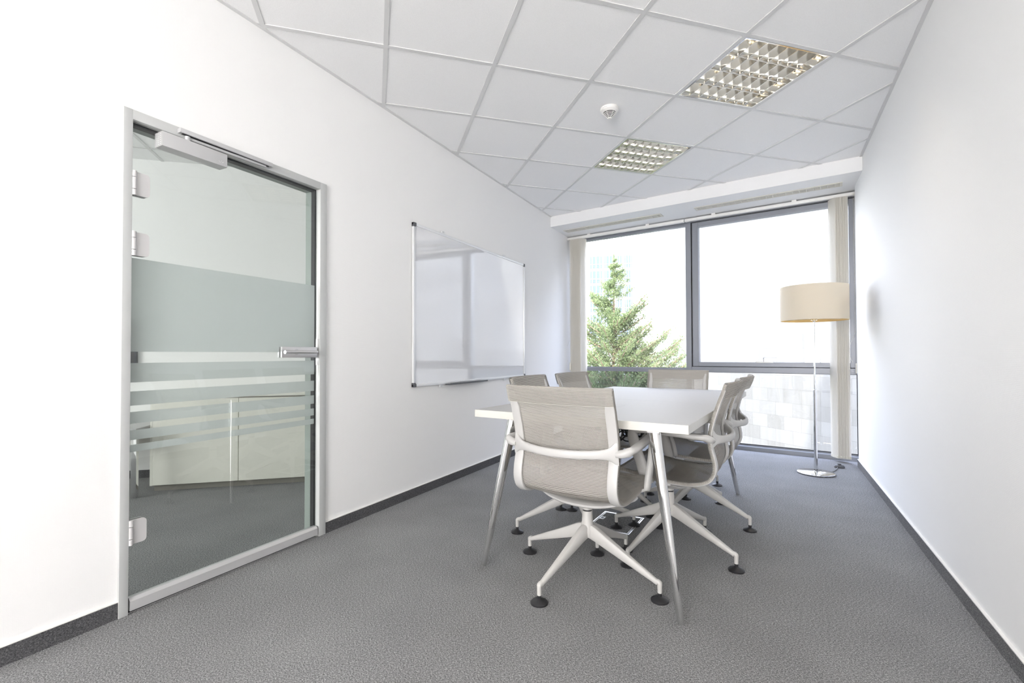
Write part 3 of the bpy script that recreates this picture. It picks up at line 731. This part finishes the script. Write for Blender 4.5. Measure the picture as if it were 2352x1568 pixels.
def place(label, loc, yaw, basedeg):
    c = dup(chair0); c['label'] = label; c.location = (*loc, 0); c.rotation_euler = (0, 0, R(yaw - 90))
    k = 0
    for ch in c.children:
        if ch.name.startswith('leg'): ch.rotation_euler = (0, 0, R(basedeg + 90 * k) - R(yaw - 90)); k += 1
    return c
place('mesh chair on the whiteboard side of the table, nearer the camera, mostly hidden', (-.963, 2.637), 0, 37)
place('mesh chair on the whiteboard side of the table, nearer the window', (-.917, 3.235), -6, 58)
place('mesh chair at the far end of the table, with its back to the window', (-.630, 3.86), -92, 25.4)
place('mesh chair on the lamp side of the table, nearer the camera', (-.437, 2.621), 177, 66.5)
place('mesh chair on the lamp side of the table, nearer the window', (-.392, 3.215), 176.5, 67)

# ------------------------------------------------------------------ floor box
fb = thing('floor_box', 'metal-framed carpeted floor socket box under the table', 'floor box', (-.787, 2.846, 0), R(-3.5))
bm = BM(); a, b_ = .128, .158
for q in ((-a, a, -b_, -b_ + .007), (-a, a, b_ - .007, b_), (-a, -a + .007, -b_ + .007, b_ - .007), (a - .007, a, -b_ + .007, b_ - .007)): box(bm, *q, 0, .003)
for q in ((-a + .012, a - .012, -b_ + .012, -b_ + .015), (-a + .012, a - .012, b_ - .015, b_ - .012), (-a + .012, -a + .015, -b_ + .012, b_ - .012), (a - .015, a - .012, -b_ + .012, b_ - .012)): box(bm, *q, 0, .003)
obj('box_frame', bm, M['steel'], fb, smooth=False)
bm = BM(); box(bm, -a + .016, a - .016, -b_ + .016, b_ - .016, 0, .0022); obj('box_lid', bm, M['carpet'], fb, smooth=False)
bm = BM(); rbox(bm, (-a + .03, .03, .003), (.030, .045, .003)); latch = obj('latch', bm, M['steel'], fb, smooth=False)
bm = BM(); cyl(bm, (-a + .03, .03, .0045), (-a + .03, .03, .0052), .009, n=16); obj('latch_hole', bm, M['black'], latch)

# ------------------------------------------------------------------ floor lamp
lamp = thing('floor_lamp', 'chrome floor lamp with cream drum shade by the window', 'lamp', (.405, 4.805, 0))
bm = BM(); lathe(bm, [(0, 0), (.134, 0), (.140, .006), (.140, .011), (.136, .014), (0, .016)], 56); obj('base', bm, M['chrome'], lamp)
bm = BM(); lathe(bm, [(0, .016), (.0165, .016), (.0165, .022), (.0135, .024), (.0135, .712), (.0095, .716), (.0075, .718), (.0075, 1.30), (.012, 1.305), (.012, 1.32), (0, 1.32)], 24); obj('pole', bm, M['chrome'], lamp)
bm = BM(); n = 72
lathe(bm, [(.250, 1.31), (.250, 1.60)], n); lathe(bm, [(.250, 1.31), (.2492, 1.3092), (.2484, 1.31)], n); lathe(bm, [(.250, 1.60), (.2492, 1.6008), (.2484, 1.60)], n)
shd = obj('lamp_shade', bm, M['shade'], lamp)
bm = BM(); lathe(bm, [(.2484, 1.31), (.2484, 1.60)], n); obj('shade_lining', bm, M['shadein'], shd)
bm = BM()
for k in range(3): t = k * 2 * PI / 3 + .5; cyl(bm, (.012 * math.cos(t), .012 * math.sin(t), 1.325), (.248 * math.cos(t), .248 * math.sin(t), 1.325), .002, n=8)
cyl(bm, (0, 0, 1.313), (0, 0, 1.322), .028, n=20); cyl(bm, (0, 0, 1.32), (0, 0, 1.40), .014, n=16); obj('shade_fitter', bm, M['chrome'], lamp)
bm = BM(); lathe(bm, [(0, 1.40), (.014, 1.40), (.022, 1.43), (.029, 1.455), (.026, 1.485), (0, 1.497)], 20); obj('bulb', bm, M['white'], lamp)
bm = BM(); tube(bm, [(.12, .09, .006), (.15, .16, .004), (.17, .22, .004), (.185, .28, .004), (.19, .33, .012)], .003, 6, 8); obj('power_cord', bm, M['dgrey'], lamp)
bm = BM(); lathe(bm, [(0, 0), (.030, 0), (.034, .008), (.028, .022), (.012, .030), (0, .030)], 24); bmesh.ops.scale(bm, vec=(1.25, .85, 1), verts=bm.verts)
sw = obj('foot_switch', bm, M['dgrey'], lamp, (.206, .340, 0)); bm = BM(); cyl(bm, (0, 0, .028), (0, 0, .034), .014, n=18); obj('switch_button', bm, M['black'], sw)

# ------------------------------------------------------------------ neighbouring room behind the glass door
FA = R(42); fd = Vector((math.cos(FA), math.sin(FA))); fn = Vector((-fd.y, fd.x))
W0 = Vector((-4.6, 2.02))
def fw(s, d): p = W0 + fd * s + fn * d; return (p.x, p.y)
bm = BM(); s1 = (LX - WT - W0.x) / fd.x
prism(bm, [fw(-3.6, 0), fw(s1, 0), fw(s1 + .2, .15), fw(-3.6, .15)], 0, CZ + .1); obj('wall_hall', bm, M['wall'], kind=S, smooth=False)
bm = BM(); prism(bm, [(-8.4, YB - .1), (LX - WT, YB - .1), (LX - WT, YB), (-8.4, YB)], 0, CZ + .1); prism(bm, [(-8.5, YB - .1), (-8.4, YB - .1), (-8.4, 2.2), (-8.5, 2.2)], 0, CZ + .1); obj('wall_far', bm, M['wall'], kind=S, smooth=False)
e = fw(-3.6, 0)
hall = [(-8.4, YB), (LX - WT, YB), fw(s1, 0), e]
hall_lights = [(-8, -2)]
build_ceiling(hall, 'ceiling_hall', hall_lights, range(-19, 6), range(-14, 13))
bm = BM(); box(bm, -8.5, LX - .1, YB - .12, 6.0, CZ + .13, CZ + .2); obj('ceiling_slab_hall', bm, M['plaster'], kind=S, smooth=False)
for b, a in hall_lights: luminaire(b, a, 'added unseen square louvred ceiling light in the room behind the glass door')  # out-of-view luminaire added to light the hall
bm = BM(); prism(bm, [fw(-3.6, 0), fw(-3.6, -.009), fw(s1, -.009), fw(s1, 0)], 0, .064); obj('baseboard_hall', bm, M['skirt'], kind=S, smooth=False)
# sideboard
cb = thing('sideboard', 'low cream sideboard with two doors seen through the glass door', 'cabinet', (-4.060, 1.860, 0), FA)
LT = 1.36; DT = .462
bm = BM(); box(bm, 0, LT, .002, DT, .045, .700, None, .001); obj('cabinet_body', bm, M['cab'], cb, smooth=False)
bm = BM(); box(bm, -.004, LT + .004, -.018, DT, .701, .722, None, .001); obj('cabinet_top', bm, M['cab'], cb, smooth=False)
bm = BM(); box(bm, .018, LT - .01, .010, DT - .02, 0, .045); obj('plinth', bm, M['plinth'], cb, smooth=False)
for x0, x1 in ((.016, .597), (.601, 1.19), (1.194, LT)):
    bm = BM(); box(bm, x0, x1, -.018, .001, .047, .690, None, .001); d_ = obj('cabinet_door', bm, M['cab'], cb, smooth=False)
    bm = BM(); box(bm, x0, x1, -.012, .001, .6905, .699); obj('finger_gap', bm, M['plinth'], d_, smooth=False)
bm = BM(); box(bm, 0, .0155, -.018, .002, .045, .700); obj('side_panel', bm, M['cab'], cb, smooth=False)
# table in that room
ht = thing('side_table', 'low table with square chrome legs left of the sideboard', 'table', (-3.985, 1.722, 0), FA)
bm = BM(); box(bm, -1.3, .022, -.03, .42, .472, .498, None, .002); obj('tabletop', bm, M['top'], ht, smooth=False)
bm = BM(); box(bm, -1.25, -.02, .0, .012, .36, .472); box(bm, -1.25, -.02, .39, .402, .30, .472); obj('apron', bm, M['vent'], ht, smooth=False)
for x, y in ((0, 0), (-1.26, 0), (-.80, .39), (-1.26, .39)):
    bm = BM(); rbox(bm, (x, y, .236), (.036, .036, .472), 0, .003); obj('leg', bm, M['chrome'], ht)
scn = thing('wall_screen', 'dark flat panel on the far wall, showing in a clear stripe', 'screen', (*fw(-.015, -.03), 1.07), FA)
bm = BM(); box(bm, -.90, 0, .0, .028, -.26, .26, None, .003); obj('screen_body', bm, M['screen'], scn, smooth=False)
bm = BM(); box(bm, -.885, -.015, -.001, .0, -.245, .245); obj('screen_glass', bm, M['black'], scn, smooth=False)

# ------------------------------------------------------------------ outside
GZ = -4.2
bm = BM(); box(bm, -120, 120, 6.0, 200, GZ - .2, GZ); obj('ground_outside', bm, M['ground'], kind=S, smooth=False)
fa = math.atan2(.666, -.746)
FL0 = Vector((1.16, 10.80))
fc = thing('stone_building', 'sunlit white stone-clad building with shaded lower right corner', 'building', (FL0.x, FL0.y, 0), fa)
# local +x runs away to the left along the facade, body lies on the far side
bm = BM(); box(bm, -6, 4.47, -6, 0, GZ, 5.7); 
o = obj('stone_facade', bm, M['stone'], fc, smooth=False)
bm = BM(); box(bm, -6.05, 4.52, -6.05, .05, 5.7, 5.9); obj('parapet', bm, M['pale'], fc, smooth=False)
ab = thing('apartment_block', 'distant pale block with blue window bands behind the tree', 'building', (-24.2, 97, 0), R(18))
bm = BM(); box(bm, -9, 2.0, 0, 14, GZ, 24.2); obj('wall', bm, M['pale'], ab, smooth=False)
for k in range(6):
    z = 21.5 - 3.05 * k
    for (x0, x1) in ((-7.5, -5.1), (-4.6, -2.6), (-2.2, -.8), (-.5, 1.0)):
        bm = BM(); box(bm, x0, x1, -.06, .0, z - 2.5, z); w_ = obj('window_band', bm, M['blueglass'], ab, smooth=False)
        bm = BM()
        for i in range(3): xx = x0 + (x1 - x0) * (i + .5) / 3; box(bm, xx - .08, xx + .08, -.12, -.06, z - 2.5, z)
        box(bm, x0, x1, -.12, -.06, z - 1.75, z - 1.62); obj('glazing_bar', bm, M['pale'], w_, smooth=False)
pb = thing('pale_building', 'plain pale building between the distant block and the stone building', 'building', (-9.5, 60, 0), R(8))
bm = BM(); box(bm, -4.2, 8, 0, 10, GZ, 17.2); obj('wall', bm, M['pale'], pb, smooth=False)
bm = BM(); box(bm, -4.3, 8.1, -.1, 10.1, 17.2, 17.6); obj('parapet', bm, M['pale'], pb, smooth=False)

bm = BM(); prism(bm, [(-9, 4.0), (-9, -8), (3.0, -8), (3.0, 4.0)], 3.02, 4.6); obj('wall_sun_block', bm, M['pale'], kind=S, smooth=False)  # unseen block added to keep the sun out of the back opening
bm = BM(); prism(bm, [(3.82, 5.0), (6.57, -4.0), (9.5, -4), (6.2, 5.0)], GZ, 9.0); obj('wall_shadow_caster', bm, M['pale'], kind=S, smooth=False)  # unseen block shaped to throw the shadow on the stone facade

def tree():
    rnd = random.Random(11)
    TX, TY, TOP = -2.735, 9.845, 3.12
    t = thing('conifer_tree', 'tall sunlit juniper-like conifer outside the left window', 'tree', (TX, TY, GZ))
    bm = BM(); tube(bm, [(0, 0, 0), (.05, .02, 2.5), (-.03, 0, 5), (0, 0, TOP - GZ - .15)], .05, 5, 10)
    for v in bm.verts: v.co.x *= 1.6 - .19 * v.co.z; v.co.y *= 1.6 - .19 * v.co.z
    obj('trunk', bm, M['bark'], t)
    fol = BM(); wood = BM(); H = TOP - GZ
    def tuft(p, d, L):
        a = d.orthogonal().normalized(); b = d.cross(a)
        for q in range(4):
            w = rnd.uniform(0, 2 * PI); dd = (d + (a * math.cos(w) + b * math.sin(w)) * rnd.uniform(.25, 1.1)).normalized()
            s = dd.cross(Vector((rnd.uniform(-1, 1), rnd.uniform(-1, 1), rnd.uniform(-1, 1)))).normalized() * L * rnd.uniform(.10, .18)
            l = L * rnd.uniform(.7, 1.3); v = [fol.verts.new(p - s * .4), fol.verts.new(p + s * .4), fol.verts.new(p + dd * l * .6 + s), fol.verts.new(p + dd * l), fol.verts.new(p + dd * l * .55 - s)]
            fol.faces.new(v)
    specials = [(.95, .86, -50, 0), (1.45, .95, -45, 0), (1.60, 1.25, -35, 0), (1.8, 1.42, -30, .0), (2.1, 1.50, -34, 0), (2.3, 1.45, -26, 0), (1.95, 1.45, -40, 0), (.75, .52, 160, 0), (.8, .50, 175, 0), (1.25, .85, 160, 0), (1.7, 1.2, 160, 0), (1.45, 1.0, 170, 0), (2.1, 1.5, 165, 0)]
    bl = []
    for i in range(380):
        h = .08 + 4.6 * rnd.random() ** .85
        r = (.06 + .46 * h if h < 1.9 else min(1.5, .93 + .62 * (h - 1.9))) * rnd.uniform(.50, 1.02)
        bl.append((h, r, rnd.uniform(0, 360)))
    bl += [(h + j * .07, r * (1 - .08 * j), az + 28 + j * 9 - 9) for h, r, az, _ in specials for j in range(3)]
    for h, r, az in bl:
        tip = Vector((r * math.cos(R(az)), r * math.sin(R(az)), H - h)); st_ = Vector((0, 0, H - h - r * .62)); mid = st_.lerp(tip, .5) + Vector((0, 0, -r * .09)); n = max(5, int(r * 22))
        pv = None
        for j in range(n + 1):
            u = j / n; p = st_ * (1 - u) ** 2 + mid * 2 * u * (1 - u) + tip * u * u
            if u > .22:
                d = ((p - pv).normalized() if pv is not None else Vector((0, 0, 1)))
                k = 15 if u < .9 else 9; sp = .105 * min(1, r) * (1.15 - u) + .018
                for _ in range(k): tuft(p + Vector((rnd.gauss(0, sp), rnd.gauss(0, sp), rnd.gauss(0, sp * .8))), (d + Vector((0, 0, .35))).normalized(), .037)
            pv = p
        if r > .5: tube(wood, [st_, mid.lerp((st_ + tip) / 2, .5), tip], .010, 2, 5)
    for j in range(14): tuft(Vector((rnd.gauss(0, .012), 0, H - .02 * j)), Vector((0, 0, 1)), .06)
    obj('foliage', fol, M['leaf'], t, smooth=False); obj('branches', wood, M['bark'], t)
tree()

# ------------------------------------------------------------------ light
w = bpy.data.worlds.new('sky'); SC.world = w; w.use_nodes = True; nt = w.node_tree; bg = nt.nodes['Background']
tc = nt.nodes.new('ShaderNodeTexCoord'); sep = nt.nodes.new('ShaderNodeSeparateXYZ'); nt.links.new(tc.outputs['Generated'], sep.inputs[0])
nt.links.new(ramp(nt, sep.outputs['Z'], [(.0, (.97, .965, 1.)), (.25, (.86, .885, 1.)), (.8, (.62, .70, 1.))]), bg.inputs['Color'])
bg.inputs['Strength'].default_value = 6.7
sun = bpy.data.lights.new('sun', 'SUN'); sun.energy = 12.0; sun.angle = R(.6); sun.color = (1, .95, .88)
so = bpy.data.objects.new('sun', sun); COL.objects.link(so)
sdir = Vector((.30, -.75, .60)).normalized(); so.rotation_euler = sdir.to_track_quat('Z', 'Y').to_euler()
def area(name, loc, aim, sx, sy, power, col):
    l = bpy.data.lights.new(name, 'AREA'); l.shape = 'RECTANGLE'; l.size = sx; l.size_y = sy; l.energy = power; l.color = col
    o = bpy.data.objects.new(name, l); COL.objects.link(o); o.location = loc
    o.rotation_euler = (Vector(loc) - Vector(aim)).to_track_quat('Z', 'Y').to_euler(); return o
area('back_fill_light', ((BX0 + BX1) / 2, YB - .16, 1.32), ((BX0 + BX1) / 2, 4, 1.5), 1.7, 1.65, 88, (1., .955, .90))  # added fill lamp in the made-up back opening
area('hall_fill_light', (-5.4, YB + .15, 1.6), (-4.4, 2.2, 1.2), 2.6, 1.8, 125, (1, .99, .97))  # added fill lamp for the hall, no window is built here

pl = area('window_portal', (-.6, win_y(-.6) + .12, 1.3), (-.6 - .12 * 3, 2.6, 1.3), 3.2, 2.6, 1, (1, 1, 1))
pl.data.cycles.is_portal = True
# ------------------------------------------------------------------ camera
cam = bpy.data.cameras.new('camera'); co = bpy.data.objects.new('camera', cam); COL.objects.link(co); SC.camera = co
f_px, pitch, roll, yaw = 1080.0694, .0162112, -.00251072, -.49276077
cam.sensor_width = 36; cam.lens = f_px * 36 / 2352; cam.shift_x = 8.2826 / 2352; cam.shift_y = 12.7879 / 2352; cam.clip_start = .02; cam.clip_end = 500
F = Vector((math.sin(yaw) * math.cos(pitch), math.cos(yaw) * math.cos(pitch), math.sin(pitch))); r0 = Vector((math.cos(yaw), -math.sin(yaw), 0)); u0 = r0.cross(F)
r1 = r0 * math.cos(roll) + u0 * math.sin(roll); u1 = -r0 * math.sin(roll) + u0 * math.cos(roll)
co.matrix_world = Matrix(((r1.x, u1.x, -F.x, 0), (r1.y, u1.y, -F.y, 0), (r1.z, u1.z, -F.z, 1.02294), (0, 0, 0, 1)))

vs = SC.view_settings; vs.view_transform = 'Standard'; vs.look = 'None'; vs.exposure = 1.10; vs.gamma = 1.0; vs.use_curve_mapping = False
SC.display_settings.display_device = 'sRGB'
SC.cycles.max_bounces = 12; SC.cycles.diffuse_bounces = 6; SC.cycles.glossy_bounces = 5; SC.cycles.transparent_max_bounces = 16
SC.cycles.sample_clamp_indirect = 6.0; SC.cycles.caustics_reflective = False; SC.cycles.caustics_refractive = False
SC.cycles.use_denoising = True
